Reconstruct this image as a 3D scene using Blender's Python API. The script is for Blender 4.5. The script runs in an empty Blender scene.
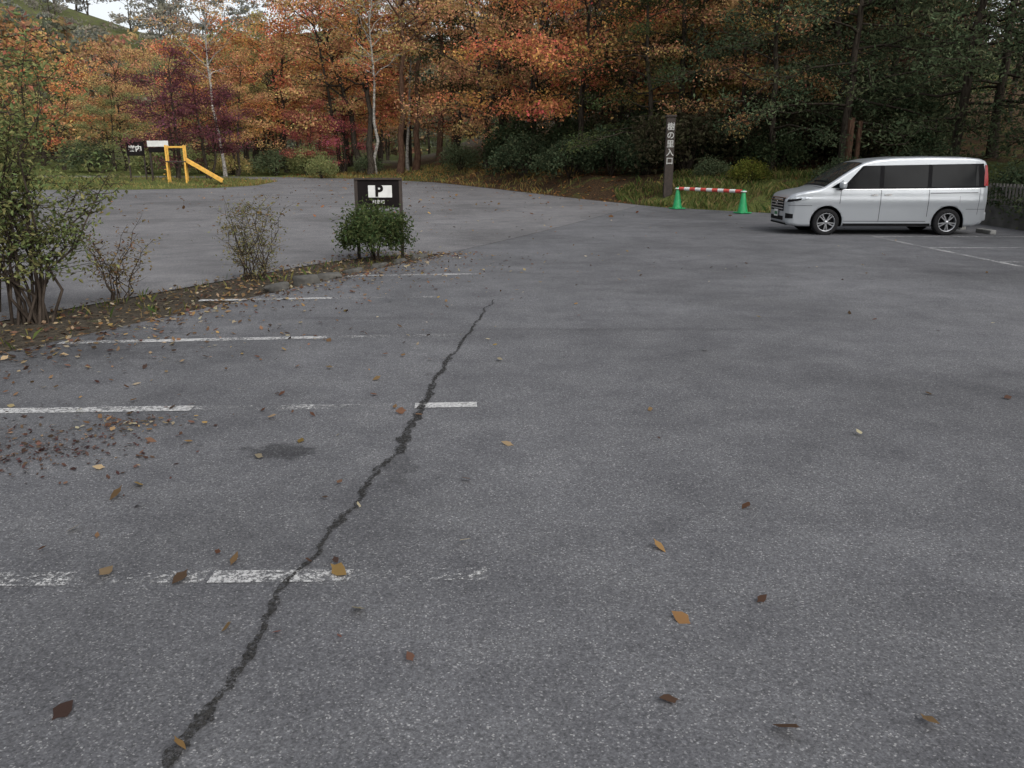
import bpy, bmesh, math, random
import numpy as np
from mathutils import Vector, Matrix
rad=math.radians
scene=bpy.context.scene
random.seed(4); RG=np.random.default_rng(11)

# ------------------------------------------------------------------ helpers
def link(o):
    scene.collection.objects.link(o); return o
def mesh_obj(name,V,F,mats=(),midx=None,smooth=False,attrs=None,parent=None,loc=None):
    me=bpy.data.meshes.new(name)
    V=V.tolist() if isinstance(V,np.ndarray) else V
    F=F.tolist() if isinstance(F,np.ndarray) else F
    me.from_pydata(V,[],F)
    for m in mats: me.materials.append(m)
    if midx is not None: me.polygons.foreach_set('material_index',np.asarray(midx,dtype=np.int32))
    if smooth is True: me.polygons.foreach_set('use_smooth',np.ones(len(F),dtype=bool))
    elif smooth is not False: me.polygons.foreach_set('use_smooth',np.asarray(smooth,dtype=bool))
    if attrs:
        for k,(typ,dom,arr) in attrs.items():
            a=me.attributes.new(k,typ,dom)
            if typ=='FLOAT': a.data.foreach_set('value',np.asarray(arr,dtype=np.float32))
            else: a.data.foreach_set('color',np.asarray(arr,dtype=np.float32).ravel())
    me.update()
    o=bpy.data.objects.new(name,me); link(o)
    if parent: o.parent=parent
    if loc is not None: o.location=loc
    return o
def empty(name,loc=(0,0,0),rz=0):
    e=bpy.data.objects.new(name,None); link(e); e.location=loc; e.rotation_euler=(0,0,rz); e.empty_display_size=.2; return e
def bm_obj(name,bm,mats,parent=None,smooth=False):
    me=bpy.data.meshes.new(name); bm.to_mesh(me); bm.free()
    for m in mats: me.materials.append(m)
    if smooth:
        for p in me.polygons: p.use_smooth=True
    o=bpy.data.objects.new(name,me); link(o)
    if parent: o.parent=parent
    return o
def box(name,c,s,mat,parent=None,bev=.01,rot=None):
    bm=bmesh.new(); bmesh.ops.create_cube(bm,size=1)
    bmesh.ops.scale(bm,vec=s,verts=bm.verts)
    if bev>0: bmesh.ops.bevel(bm,geom=bm.edges[:],offset=bev,segments=2,affect='EDGES',profile=.5)
    if rot is not None: bmesh.ops.rotate(bm,cent=(0,0,0),matrix=rot,verts=bm.verts)
    bmesh.ops.translate(bm,vec=c,verts=bm.verts)
    return bm_obj(name,bm,[mat],parent)
def nmat(name):
    m=bpy.data.materials.new(name); m.use_nodes=True
    nt=m.node_tree; nt.nodes.clear()
    out=nt.nodes.new('ShaderNodeOutputMaterial')
    return m,nt,out
def ramp(nt,fac,stops):
    r=nt.nodes.new('ShaderNodeValToRGB'); e=r.color_ramp.elements
    while len(e)<len(stops): e.new(.5)
    for i,(p,c) in enumerate(stops):
        e[i].position=p; e[i].color=(*c,1) if len(c)==3 else c
    nt.links.new(fac,r.inputs[0]); return r
def mixc(nt,fac,a,b,bt='MIX'):
    m=nt.nodes.new('ShaderNodeMix'); m.data_type='RGBA'; m.blend_type=bt
    for s,v in ((0,fac),(6,a),(7,b)):
        if isinstance(v,bpy.types.NodeSocket): nt.links.new(v,m.inputs[s])
        else: m.inputs[s].default_value=v if s==0 else (*v,1)
    return m.outputs[2]
def noise(nt,vec,scale,detail=4,rough=.55,dist=0):
    n=nt.nodes.new('ShaderNodeTexNoise'); n.inputs['Scale'].default_value=scale; n.inputs['Detail'].default_value=detail
    n.inputs['Roughness'].default_value=rough; n.inputs['Distortion'].default_value=dist
    nt.links.new(vec,n.inputs['Vector']); return n.outputs['Fac']
def math_(nt,op,a,b=None,clamp=False):
    m=nt.nodes.new('ShaderNodeMath'); m.operation=op; m.use_clamp=clamp
    for i,v in enumerate((a,b)):
        if v is None: continue
        if isinstance(v,bpy.types.NodeSocket): nt.links.new(v,m.inputs[i])
        else: m.inputs[i].default_value=v
    return m.outputs[0]
def objco(nt): return nt.nodes.new('ShaderNodeTexCoord').outputs['Object']
def bsdf(nt,out,col,rough=.8,metal=0,spec=.5,coat=0,bump=None,bstr=.3,bdist=.01):
    b=nt.nodes.new('ShaderNodeBsdfPrincipled')
    for s,v in (('Base Color',col),('Roughness',rough),('Metallic',metal)):
        if isinstance(v,bpy.types.NodeSocket): nt.links.new(v,b.inputs[s])
        else: b.inputs[s].default_value=(*v,1) if s=='Base Color' else v
    b.inputs['Specular IOR Level'].default_value=spec
    b.inputs['Coat Weight'].default_value=coat; b.inputs['Coat Roughness'].default_value=.05
    if bump is not None:
        bu=nt.nodes.new('ShaderNodeBump'); bu.inputs['Strength'].default_value=bstr; bu.inputs['Distance'].default_value=bdist
        nt.links.new(bump,bu.inputs['Height']); nt.links.new(bu.outputs[0],b.inputs['Normal'])
    nt.links.new(b.outputs[0],out.inputs[0]); return b
def simple(name,c,rough=.6,metal=0,spec=.5,coat=0,var=.15,scale=8,bstr=0):
    m,nt,out=nmat(name); n=noise(nt,objco(nt),scale,3)
    lo=tuple(x*(1-var) for x in c); hi=tuple(min(1,x*(1+var)) for x in c)
    r=ramp(nt,n,[(.3,lo),(.7,hi)])
    bsdf(nt,out,r.outputs[0],rough,metal,spec,coat,bump=n if bstr else None,bstr=bstr)
    return m

# ------------------------------------------------------------------ materials
def asphalt(name,base,stain=None):
    m,nt,out=nmat(name); co=objco(nt)
    big=noise(nt,co,.30,3,.6,.5); mid=noise(nt,co,1.9,5,.7); fine=noise(nt,co,75,2,.7)
    v=nt.nodes.new('ShaderNodeTexVoronoi'); v.inputs['Scale'].default_value=185; nt.links.new(co,v.inputs['Vector'])
    sep=nt.nodes.new('ShaderNodeSeparateColor'); nt.links.new(v.outputs['Color'],sep.inputs[0])
    b=base
    c1=ramp(nt,big,[(.3,tuple(x*.76 for x in b)),(.5,b),(.7,tuple(x*1.2 for x in b))]).outputs[0]
    c2=mixc(nt,1.0,c1,ramp(nt,mid,[(.28,(.76,.76,.77)),(.48,(.97,.97,.97)),(.72,(1.2,1.2,1.18))]).outputs[0],'MULTIPLY')
    c3=mixc(nt,1.0,c2,ramp(nt,fine,[(.3,(.68,.68,.68)),(.7,(1.32,1.32,1.32))]).outputs[0],'MULTIPLY')
    sp=ramp(nt,sep.outputs[0],[(.0,(.68,.68,.68)),(.6,(.97,.97,.97)),(.88,(1.08,1.08,1.08)),(.955,(1.6,1.58,1.52)),(1,(2.5,2.45,2.3))]).outputs[0]
    c4=mixc(nt,1.0,c3,sp,'MULTIPLY')
    if stain:
        wob=math_(nt,'MULTIPLY',math_(nt,'SUBTRACT',noise(nt,co,7,3,.7),.5),2.2)
        for (sx,sy,rx,ry,dk) in stain:
            mp=nt.nodes.new('ShaderNodeMapping'); nt.links.new(co,mp.inputs['Vector'])
            mp.inputs['Location'].default_value=(-sx/rx,-sy/ry,0); mp.inputs['Scale'].default_value=(1/rx,1/ry,0)
            ln=nt.nodes.new('ShaderNodeVectorMath'); ln.operation='LENGTH'; nt.links.new(mp.outputs[0],ln.inputs[0])
            dd=math_(nt,'ADD',ln.outputs['Value'],wob)
            f=ramp(nt,dd,[(.55,(dk,dk,dk)),(1.1,(1,1,1))]).outputs[0]
            c4=mixc(nt,1.0,c4,f,'MULTIPLY')
    bsdf(nt,out,c4,.92,spec=.18)
    return m
M_LOT=asphalt('lot_asphalt',(.115,.116,.123),[(-1.33,4.44,.24,.15,.5),(-.62,4.15,.10,.3,.72),(-4.2,7.2,1.6,1.0,.72),(-1.5,8.6,1.3,.12,.84),(-1.0,3.3,.9,1.0,.92),(1.2,8.0,1.5,.10,.85)])
M_ROAD=asphalt('road_asphalt',(.145,.143,.147))
def paint(name,thr):
    m,nt,out=nmat(name); co=objco(nt)
    a=noise(nt,co,40,4,.85); b=noise(nt,co,2.5,2,.6)
    s=math_(nt,'ADD',math_(nt,'MULTIPLY',a,.7),math_(nt,'MULTIPLY',b,.3))
    f=ramp(nt,s,[(thr-.05,(0,0,0)),(thr+.05,(.95,.95,.95))]).outputs[0]
    c=ramp(nt,noise(nt,co,45,3,.7),[(.3,(.30,.30,.30)),(.7,(.58,.58,.57))]).outputs[0]
    p=nt.nodes.new('ShaderNodeBsdfDiffuse'); nt.links.new(c,p.inputs['Color'])
    t=nt.nodes.new('ShaderNodeBsdfTransparent'); mx=nt.nodes.new('ShaderNodeMixShader')
    nt.links.new(f,mx.inputs[0]); nt.links.new(t.outputs[0],mx.inputs[1]); nt.links.new(p.outputs[0],mx.inputs[2]); nt.links.new(mx.outputs[0],out.inputs[0])
    return m
M_P1=paint('paint_good',.47); M_P2=paint('paint_worn',.51); M_P3=paint('paint_faint',.57)
def crackmat():
    m,nt,out=nmat('crack_fill'); co=objco(nt)
    a=noise(nt,co,60,4,.8); f=ramp(nt,a,[(.42,(0,0,0)),(.54,(1,1,1))]).outputs[0]
    c=ramp(nt,noise(nt,co,90,2,.7),[(.3,(.014,.014,.014)),(.7,(.06,.058,.055))]).outputs[0]
    p=nt.nodes.new('ShaderNodeBsdfDiffuse'); nt.links.new(c,p.inputs['Color'])
    t=nt.nodes.new('ShaderNodeBsdfTransparent'); mx=nt.nodes.new('ShaderNodeMixShader')
    nt.links.new(f,mx.inputs[0]); nt.links.new(t.outputs[0],mx.inputs[1]); nt.links.new(p.outputs[0],mx.inputs[2]); nt.links.new(mx.outputs[0],out.inputs[0]); return m
M_CRACK=crackmat()

def leafmat(name,mode):
    m,nt,out=nmat(name)
    at=nt.nodes.new('ShaderNodeAttribute'); at.attribute_name='lv'
    if mode=='obj':
        base=nt.nodes.new('ShaderNodeObjectInfo').outputs['Color']
    else:
        a2=nt.nodes.new('ShaderNodeAttribute'); a2.attribute_name='lcol'; base=a2.outputs['Color']
    hs=nt.nodes.new('ShaderNodeHueSaturation'); nt.links.new(base,hs.inputs['Color'])
    at2=nt.nodes.new('ShaderNodeAttribute'); at2.attribute_name='lh'
    nt.links.new(math_(nt,'ADD',math_(nt,'MULTIPLY',math_(nt,'SUBTRACT',at2.outputs['Fac'],.5),.10),.5),hs.inputs['Hue'])
    nt.links.new(math_(nt,'ADD',math_(nt,'MULTIPLY',at.outputs['Fac'],1.3),.35),hs.inputs['Value'])
    d=nt.nodes.new('ShaderNodeBsdfDiffuse'); nt.links.new(hs.outputs[0],d.inputs['Color'])
    t=nt.nodes.new('ShaderNodeBsdfTranslucent'); nt.links.new(hs.outputs[0],t.inputs[0])
    mx=nt.nodes.new('ShaderNodeMixShader'); mx.inputs[0].default_value=.4
    nt.links.new(d.outputs[0],mx.inputs[1]); nt.links.new(t.outputs[0],mx.inputs[2]); nt.links.new(mx.outputs[0],out.inputs[0])
    return m
M_LEAF=leafmat('leaf','obj'); M_LEAFC=leafmat('leaf_coloured','attr')
def bark(name,a,b,sc=(6,6,1.2)):
    m,nt,out=nmat(name); co=objco(nt)
    mp=nt.nodes.new('ShaderNodeMapping'); mp.inputs['Scale'].default_value=sc; nt.links.new(co,mp.inputs['Vector'])
    n=noise(nt,mp.outputs[0],2.5,3,.7)
    d=nt.nodes.new('ShaderNodeBsdfDiffuse'); nt.links.new(ramp(nt,n,[(.35,a),(.65,b)]).outputs[0],d.inputs['Color']); nt.links.new(d.outputs[0],out.inputs[0]); return m
M_BARK=bark('bark_dark',(.018,.015,.012),(.07,.058,.046))
M_BARKR=bark('bark_reddish',(.05,.028,.02),(.13,.08,.055))
M_BIRCH=bark('bark_birch',(.10,.09,.08),(.42,.40,.36),(2,2,6))
M_TWIG=bark('twig',(.028,.022,.018),(.075,.06,.048))

def groundmat():
    m,nt,out=nmat('ground_soil_grass'); co=objco(nt)
    at=nt.nodes.new('ShaderNodeAttribute'); at.attribute_name='lawn'
    at2=nt.nodes.new('ShaderNodeAttribute'); at2.attribute_name='soil'
    n1=noise(nt,co,1.2,4,.7); n2=noise(nt,co,14,4,.75); n3=noise(nt,co,.15,2,.6)
    lit=ramp(nt,n2,[(.3,(.018,.014,.010)),(.47,(.045,.030,.019)),(.58,(.10,.058,.028)),(.72,(.18,.10,.045))]).outputs[0]
    soil=ramp(nt,n2,[(.3,(.030,.026,.020)),(.5,(.07,.06,.046)),(.75,(.13,.105,.075))]).outputs[0]
    gr=ramp(nt,n2,[(.3,(.035,.045,.015)),(.55,(.10,.12,.035)),(.75,(.2,.19,.06))]).outputs[0]
    lit=mixc(nt,at2.outputs['Fac'],lit,soil)
    f=math_(nt,'ADD',at.outputs['Fac'],math_(nt,'MULTIPLY',math_(nt,'SUBTRACT',n1,.5),1.4))
    ff=ramp(nt,f,[(.4,(0,0,0)),(.62,(1,1,1))]).outputs[0]
    c=mixc(nt,ff,lit,gr)
    c=mixc(nt,1.0,c,ramp(nt,n3,[(.3,(.75,.75,.75)),(.7,(1.2,1.2,1.2))]).outputs[0],'MULTIPLY')
    bsdf(nt,out,c,.95,spec=.1,bump=n2,bstr=1,bdist=.06); return m
M_GROUND=groundmat()

# ------------------------------------------------------------------ layout
def Lx(y): return -1.7+.4*(y-13.75)
LOT=[(Lx(-14),-14),(Lx(14.9),14.9),(4.5,29.4),(5.1,28.3),(7.4,26.2),(9.2,24.7),(12.3,23.8),(12.3,-14)]
ROAD=[(Lx(-14)-1.5,-14),(Lx(9)-1.5,9),(Lx(13.6)-1.35,13.6),(Lx(14.6)-1.0,14.6),(Lx(14.9),14.9),(4.5,29.4),(2.9,32.5),(1.4,36),(-1.2,42),(-4.5,49),(-9,54),(-15,57.5),(-24,60),(-40,61),
      (-40,56.5),(-22,56),(-16,53.5),(-14,50.5),(-13.6,45),(-14.8,42),(-18,40.3),(-25,40),(-45,42),(-45,-14)]
def sm(x,a,b):
    t=np.clip((x-a)/(b-a),0,1); return t*t*(3-2*t)
def poly_dist(px,py,poly):
    d=np.full(px.shape,1e9); ins=np.zeros(px.shape,bool)
    n=len(poly)
    for i in range(n):
        x0,y0=poly[i]; x1,y1=poly[(i+1)%n]
        dx,dy=x1-x0,y1-y0; L2=dx*dx+dy*dy
        t=np.clip(((px-x0)*dx+(py-y0)*dy)/L2,0,1)
        d=np.minimum(d,np.hypot(px-x0-t*dx,py-y0-t*dy))
        if y0!=y1:
            c=((y0>py)!=(y1>py))&(px<(x1-x0)*(py-y0)/(y1-y0)+x0); ins^=c
    return np.where(ins,0,d),ins
def adist(x,y):
    a,_=poly_dist(x,y,LOT); b,_=poly_dist(x,y,ROAD); return np.minimum(a,b)
def height(x,y,nz=True):
    x=np.asarray(x,float); y=np.asarray(y,float)
    d=adist(x,y)
    base=.017*np.clip(np.where(y<24,(np.clip(y-16,0,8)**2)/16,y-20),0,70)
    w=sm(x,-13,4)*sm(y,17,25)
    e=np.clip(d-.7,0,None)
    rise=w*(.5*np.minimum(e,1.3)+.13*np.clip(e-1.3,0,40))
    rise+= (1-w)*.02*np.clip(e,0,30)
    r=np.hypot(x,y)
    H=np.where(x<0,36,24)+4*np.sin(x*.03)+3*np.sin(x*.071+y*.02)
    hill=sm(r,115,255)*H
    n=.0
    if nz: n=(.10*np.sin(x*1.3+np.sin(y*.9))*np.sin(y*1.1+1.7)+.06*np.sin(x*3.1+y*2.3))*sm(e,0,2.5)
    return base+rise+hill+n
xs=np.unique(np.concatenate([np.arange(-32,20.01,.5),np.arange(-60,60.01,2),np.arange(-480,480.01,12)]))
ys=np.unique(np.concatenate([np.arange(-6,64.01,.5),np.arange(-40,100.01,2),np.arange(-480,480.01,12)]))
X,Y=np.meshgrid(xs,ys); nx,ny=len(xs),len(ys)
Z=height(X.ravel(),Y.ravel())-.004
V=np.stack([X.ravel(),Y.ravel(),Z],1)
ii=np.arange(nx*ny).reshape(ny,nx)
F=np.stack([ii[:-1,:-1].ravel(),ii[:-1,1:].ravel(),ii[1:,1:].ravel(),ii[1:,:-1].ravel()],1)
xx,yy=V[:,0],V[:,1]
lawn=.75*sm(-xx,9,13)*sm(yy,34,38)*(1-sm(yy,75,95))
lawn=np.maximum(lawn,.72*sm(xx,3.5,5)*(1-sm(yy,29.5,32))*sm(yy,20,23))
lawn=np.maximum(lawn,.6*sm(-xx,0,4)*sm(yy,48,51)*(1-sm(yy,62,70)))
lawn=np.maximum(lawn,.35)*(1-.4*((yy<16)&(xx>-8)))
lawn=np.maximum(lawn,.55*sm(np.hypot(xx,yy),75,95))
soil=np.clip(((yy<17)&(xx<2))*1.0+((xx>12.3)&(yy<24))+sm(np.hypot(xx,yy),70,85),0,1)
mesh_obj('ground',V,F,[M_GROUND],smooth=True,attrs={'lawn':('FLOAT','POINT',lawn),'soil':('FLOAT','POINT',soil)})
def sheet(name,poly,off,mat,step=1.0):
    bm=bmesh.new(); bm.faces.new([bm.verts.new((x,y,0)) for x,y in poly])
    x0=min(p[0] for p in poly);x1=max(p[0] for p in poly);y0=min(p[1] for p in poly);y1=max(p[1] for p in poly)
    a=math.ceil(x0)
    while a<x1:
        bmesh.ops.bisect_plane(bm,geom=bm.verts[:]+bm.edges[:]+bm.faces[:],plane_co=(a+.003,0,0),plane_no=(1,0,0)); a+=step*2
    a=math.ceil(y0)
    while a<y1:
        bmesh.ops.bisect_plane(bm,geom=bm.verts[:]+bm.edges[:]+bm.faces[:],plane_co=(0,a+.003,0),plane_no=(0,1,0)); a+=step
    bmesh.ops.triangulate(bm,faces=[f for f in bm.faces if len(f.verts)>4])
    zz=height(np.array([v.co.x for v in bm.verts]),np.array([v.co.y for v in bm.verts]),False)
    for v,z in zip(bm.verts,zz): v.co.z=z+off
    bmesh.ops.recalc_face_normals(bm,faces=bm.faces)
    if sum(f.normal.z for f in bm.faces)<0: bmesh.ops.reverse_faces(bm,faces=bm.faces)
    return bm_obj(name,bm,[mat])
sheet('parking_lot',LOT,.004,M_LOT)
sheet('road',ROAD,.008,M_ROAD)

# ------------------------------------------------------------------ painted bay lines & cracks
def hz(x,y): return float(height(np.array([x]),np.array([y]),False)[0])
def strip(name,pts,widths,mat,off,parent=None,jit=0):
    P=np.array(pts,float)
    T=np.gradient(P,axis=0); T/=np.linalg.norm(T,axis=1)[:,None]; Nn=np.stack([-T[:,1],T[:,0]],1)
    w=np.broadcast_to(np.array(widths,float),(len(P),))[:,None]
    a=P+Nn*w/2*(1+jit*RG.normal(size=(len(P),1))); b=P-Nn*w/2*(1+jit*RG.normal(size=(len(P),1)))
    z=height(P[:,0],P[:,1],False)[:,None]+off
    Vv=np.concatenate([np.hstack([a,z]),np.hstack([b,z])]); n=len(P)
    Fc=[(i,n+i,n+i+1,i+1) for i in range(n-1)]
    return mesh_obj(name,Vv,Fc,[mat],parent=parent)
def seg(x0,y0,x1,y1,n=12): return [(x0+(x1-x0)*i/n,y0+(y1-y0)*i/n) for i in range(n+1)]
mk=empty('parking_bay_markings')
for i,(x0,y0,x1,y1,w,m) in enumerate([
   (-6.6,2.85,-1.75,2.94,.11,M_P2),(-1.75,2.94,-1.22,2.955,.10,M_P3),(-1.2,2.955,-.64,2.965,.10,M_P2),(-.64,2.965,-.1,2.98,.10,M_P3),
   (-5.3,5.12,-2.15,5.28,.12,M_P1),(-2.15,5.28,-.72,5.33,.11,M_P3),(-.66,5.34,-.24,5.37,.12,M_P1),
   (-4.15,7.36,-1.75,7.60,.12,M_P1),(-1.75,7.60,-.4,7.72,.11,M_P3),
   (-3.75,9.75,-2.2,9.93,.12,M_P1),(-2.2,9.93,-.9,10.03,.11,M_P3),
   (-2.4,11.95,-1.3,12.1,.13,M_P2),(-1.3,12.1,-.4,12.2,.13,M_P2),
   (8.1,9,8.08,18.6,.10,M_P2),(8.1,16.05,12.2,16.1,.12,M_P2),(8.1,13.7,12.2,13.7,.12,M_P2),(8.1,18.45,11.5,18.45,.12,M_P2),(8.1,11.3,12.2,11.3,.12,M_P2),
   ]):
    strip(f'line_{i}',seg(x0,y0,x1,y1),w,m,.0085,mk)
def crack(name,pts,ws,jx):
    P=np.array(pts); s=np.concatenate([[0],np.cumsum(np.linalg.norm(np.diff(P,axis=0),axis=1))])
    n=int(s[-1]/.022); t=np.linspace(0,s[-1],n)
    x=np.interp(t,s,P[:,0]); y=np.interp(t,s,P[:,1]); w=np.interp(t,s,ws)
    j=np.convolve(RG.normal(size=n+16),np.ones(11)/8,'same')[8:-8]*jx+np.convolve(RG.normal(size=n+2),[.5,.5],'same')[1:-1]*jx*.14
    T=np.gradient(np.stack([x,y],1),axis=0);T/=np.linalg.norm(T,axis=1)[:,None]
    x=x-T[:,1]*j; y=y+T[:,0]*j
    w=w*np.exp(.28*np.convolve(RG.normal(size=n+4),[.4,.6,.6,.4],'same')[2:-2][:n])
    return strip(name,np.stack([x,y],1),w,M_CRACK,.0125,jit=.15)
ck=[(-.99,1.2),(-.95,1.7),(-.936,1.894),(-.908,2.164),(-.889,2.343),(-.88,2.863),(-.863,3.02),(-.786,3.564),(-.646,4.469),(-.632,4.936),(-.562,6.2),(-.416,7.98),(-.205,9.82)]
crack('asphalt_crack',ck,[.038,.038,.038,.038,.035,.027,.020,.026,.042,.046,.033,.025,.012],.03)

# ------------------------------------------------------------------ vegetation
def nrm(a): return a/np.maximum(np.linalg.norm(a,axis=-1,keepdims=True),1e-9)
def leaves(C,S,rng,flat=.6,wid=.62,dirs=None):
    n=len(C); nn=nrm(rng.normal(size=(n,3))+np.array([0,0,flat*2]))
    d=rng.normal(size=(n,3))
    d=nrm(d-nn*(d*nn).sum(1,keepdims=True)); w=np.cross(nn,d); S=np.asarray(S).reshape(-1,1)*np.ones((n,1))
    V=np.stack([C-d*S*.5,C+w*S*wid*.5+nn*S*.12,C+d*S*.5-nn*S*.1,C-w*S*wid*.5+nn*S*.12],1).reshape(-1,3)
    return V,np.arange(4*n).reshape(n,4)
def tube(P,R,s=6):
    P=np.asarray(P,float); k=len(P); T=nrm(np.gradient(P,axis=0))
    if np.abs(T[:,2]).mean()>.6: ref=np.tile([[1.,0,0]],(k,1))
    else: ref=np.tile([[0,0,1.]],(k,1))
    A=nrm(np.cross(T,ref)); B=np.cross(T,A); th=np.linspace(0,2*np.pi,s,endpoint=False)
    V=(P[:,None]+np.asarray(R)[:,None,None]*(np.cos(th)[None,:,None]*A[:,None]+np.sin(th)[None,:,None]*B[:,None])).reshape(-1,3)
    i=np.arange(k-1)[:,None]*s; j=np.arange(s)[None]; j2=(j+1)%s
    F=np.stack([i+j,i+j2,i+s+j2,i+s+j],-1).reshape(-1,4)
    return V,F
class Acc:
    def __init__(s): s.V=[];s.F=[];s.m=[];s.lv=[];s.lh=[];s.n=0
    def add(s,V,F,m,lv=None,lh=None):
        s.V.append(V);s.F.append(F+s.n);s.n+=len(V);k=len(F);s.m.append(np.full(k,m))
        s.lv.append(np.full(k,.5) if lv is None else lv); s.lh.append(np.full(k,.5) if lh is None else lh)
    def get(s): return np.concatenate(s.V),np.concatenate(s.F),np.concatenate(s.m),np.concatenate(s.lv),np.concatenate(s.lh)
def tree(seed,H=11,cb=.28,R=4.2,nl=13000,ls=.13,style='maple',r0=.17,lean=0,nb=30,wid=.62,twigs=True):
    rng=np.random.default_rng(seed); A=Acc()
    nst={'maple':2,'ever':1,'birch':1,'conifer':1}[style] if lean==0 else 1
    stems=[]
    for s_ in range(nst):
        az=rng.uniform(0,6.28); ln=(.10 if nst>1 else .02)+lean
        t=np.linspace(0,1,12); wob=np.cumsum(rng.normal(scale=.016*H,size=(12,2)),axis=0)*.6; wob-=wob[0]
        hh=H*(1 if s_==0 else rng.uniform(.75,.92))
        P=np.stack([np.cos(az)*ln*hh*t**1.2+wob[:,0],np.sin(az)*ln*hh*t**1.2+wob[:,1],hh*t-.25],1)
        rr=r0*(.75 if s_ else 1)*((1-t)**.85*.93+.05); rr[0]*=1.35
        A.add(*tube(P,rr,9),0); stems.append((P,hh))
    per=nl//(nb*6)
    for i in range(nb):
        P,hh=stems[i%nst]; tt=(i+rng.uniform(0,1))/nb
        if style=='conifer': prof=1-.85*tt
        elif style=='ever': prof=(1-tt**2.2)*.9+.15
        else: prof=math.sqrt(max(.03,1-((tt-.33)/.72)**2))
        t=cb+(0.97-cb)*tt; st=np.array([np.interp(t,np.linspace(0,1,12),P[:,k]) for k in range(3)])
        az=i*2.4+rng.normal(scale=.35); L=R*prof*rng.uniform(.65,1.15)
        el={'maple':.38,'birch':.7,'ever':.15,'conifer':-.05}[style]+tt*.5*(style!='conifer')+rng.normal(scale=.12)
        u=np.linspace(0,1,6); dirv=np.array([math.cos(az),math.sin(az)])
        droop={'maple':.30,'birch':.25,'ever':.35,'conifer':.25}[style]
        px=st[None]+np.stack([dirv[0]*L*u,dirv[1]*L*u,L*(math.tan(el)*u*.8-droop*u**2)],1)
        px[1:-1]+=rng.normal(scale=.03*L,size=(4,3))
        A.add(*tube(px,r0*.34*(1-tt*.5)*(1-u*.85),5),0)
        for j in range(6):
            uu=rng.uniform(.3,1) if j else 1.; q=np.array([np.interp(uu,u,px[:,k]) for k in range(3)])
            a2=az+rng.normal(scale=.9); l2=L*.38*rng.uniform(.5,1.1)
            e2=q+np.array([math.cos(a2)*l2,math.sin(a2)*l2,rng.normal(scale=.15)*l2])
            mid=(q+e2)/2+rng.normal(scale=.05*l2,size=3)
            if twigs: A.add(*tube(np.array([q,mid,e2]),[.02,.014,.005],3),0)
            f=rng.uniform(0,1.1,size=(per,1)); C=q+(e2-q)*f+rng.normal(size=(per,3))*np.array([.36,.36,.24])*(.35+.16*R*.5)*(1.25 if style!='conifer' else .8)
            cv=rng.uniform(.15,.85); ch=rng.uniform(.2,.8)
            Vv,Ff=leaves(C,ls*rng.uniform(.55,1.25,size=per),rng,flat=.35,wid=wid)
            A.add(Vv,Ff,1,np.clip(cv+rng.normal(scale=.16,size=per),0,1),np.clip(ch+rng.normal(scale=.18,size=per),0,1))
    return A.get()
def shrub(seed,H,R,nst,nl,ls,rs=.012,leafstart=.3,wid=.5,upright=.6,tw=12):
    rng=np.random.default_rng(seed); A=Acc(); tips=[]
    for i in range(nst):
        az=rng.uniform(0,6.28); sp_=R*rng.uniform(.15,1.); h=H*rng.uniform(.55,1.0)*(1-.25*(sp_/R)**2)
        u=np.linspace(0,1,7); b=rng.normal(scale=.07,size=2)
        P=np.stack([b[0]+math.cos(az)*sp_*u**(1+upright),b[1]+math.sin(az)*sp_*u**(1+upright),h*u-.05],1); P[1:]+=rng.normal(scale=.025*H,size=(6,3))*np.array([1,1,.3])
        A.add(*tube(P,rs*(1.2-u*1.05),5),0)
        for j in range(tw):
            uu=rng.uniform(leafstart,1); q=np.array([np.interp(uu,u,P[:,k]) for k in range(3)])
            a2=rng.uniform(0,6.28); l2=H*rng.uniform(.08,.24)*(1.1-.5*uu)
            e=q+np.array([math.cos(a2)*l2,math.sin(a2)*l2,l2*rng.uniform(-.1,.8)]); A.add(*tube(np.array([q,(q+e)/2+rng.normal(scale=.02,size=3),e]),[rs*.3,rs*.22,rs*.1],4),0); tips.append((q,e))
    per=max(1,nl//len(tips))
    for q,e in tips:
        f=rng.uniform(.1,1.08,size=(per,1)); C=q+(e-q)*f+rng.normal(size=(per,3))*ls*1.1
        Vv,Ff=leaves(C,ls*rng.uniform(.6,1.25,size=per),rng,flat=.4,wid=wid)
        cv=rng.uniform(.25,.75); ch=rng.uniform(.1,.9)
        A.add(Vv,Ff,1,np.clip(cv+rng.normal(scale=.16,size=per),0,1),np.clip(ch+rng.normal(scale=.2,size=per),0,1))
    return A.get()
def bushdata(seed,R,H,nl,ls,wid=.5,lump=.13):
    rng=np.random.default_rng(seed); A=Acc()
    for i in range(14):
        az=rng.uniform(0,6.28); e=np.array([math.cos(az)*R*.7*rng.uniform(.2,1),math.sin(az)*R*.7*rng.uniform(.2,1),H*rng.uniform(.6,.9)])
        A.add(*tube(np.array([[0,0,-.1],e*.5+rng.normal(scale=.05,size=3),e]),[.02*R,.014*R,.006*R],5),0)
    nc=max(40,nl//60); per=nl//nc
    for i in range(nc):
        d=nrm(rng.normal(size=3)); d[2]=abs(d[2])*1.0-.25; rr=rng.uniform(.5,1.05)**.5*(1+.2*math.sin(5*d[0]+seed)*math.cos(4*d[1]))
        c0=np.array([d[0]*R*rr,d[1]*R*rr,H*.42+d[2]*H*.56*rr])
        C=c0+rng.normal(size=(per,3))*R*lump; C[:,2]=np.maximum(C[:,2],.02)
        cv=rng.uniform(.2,.8); Vv,Ff=leaves(C,ls*rng.uniform(.6,1.25,size=per),rng,flat=.4,wid=wid)
        A.add(Vv,Ff,1,np.clip(cv+rng.normal(scale=.15,size=per),0,1),np.clip(.5+rng.normal(scale=.25,size=per),0,1))
    return A.get()
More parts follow.
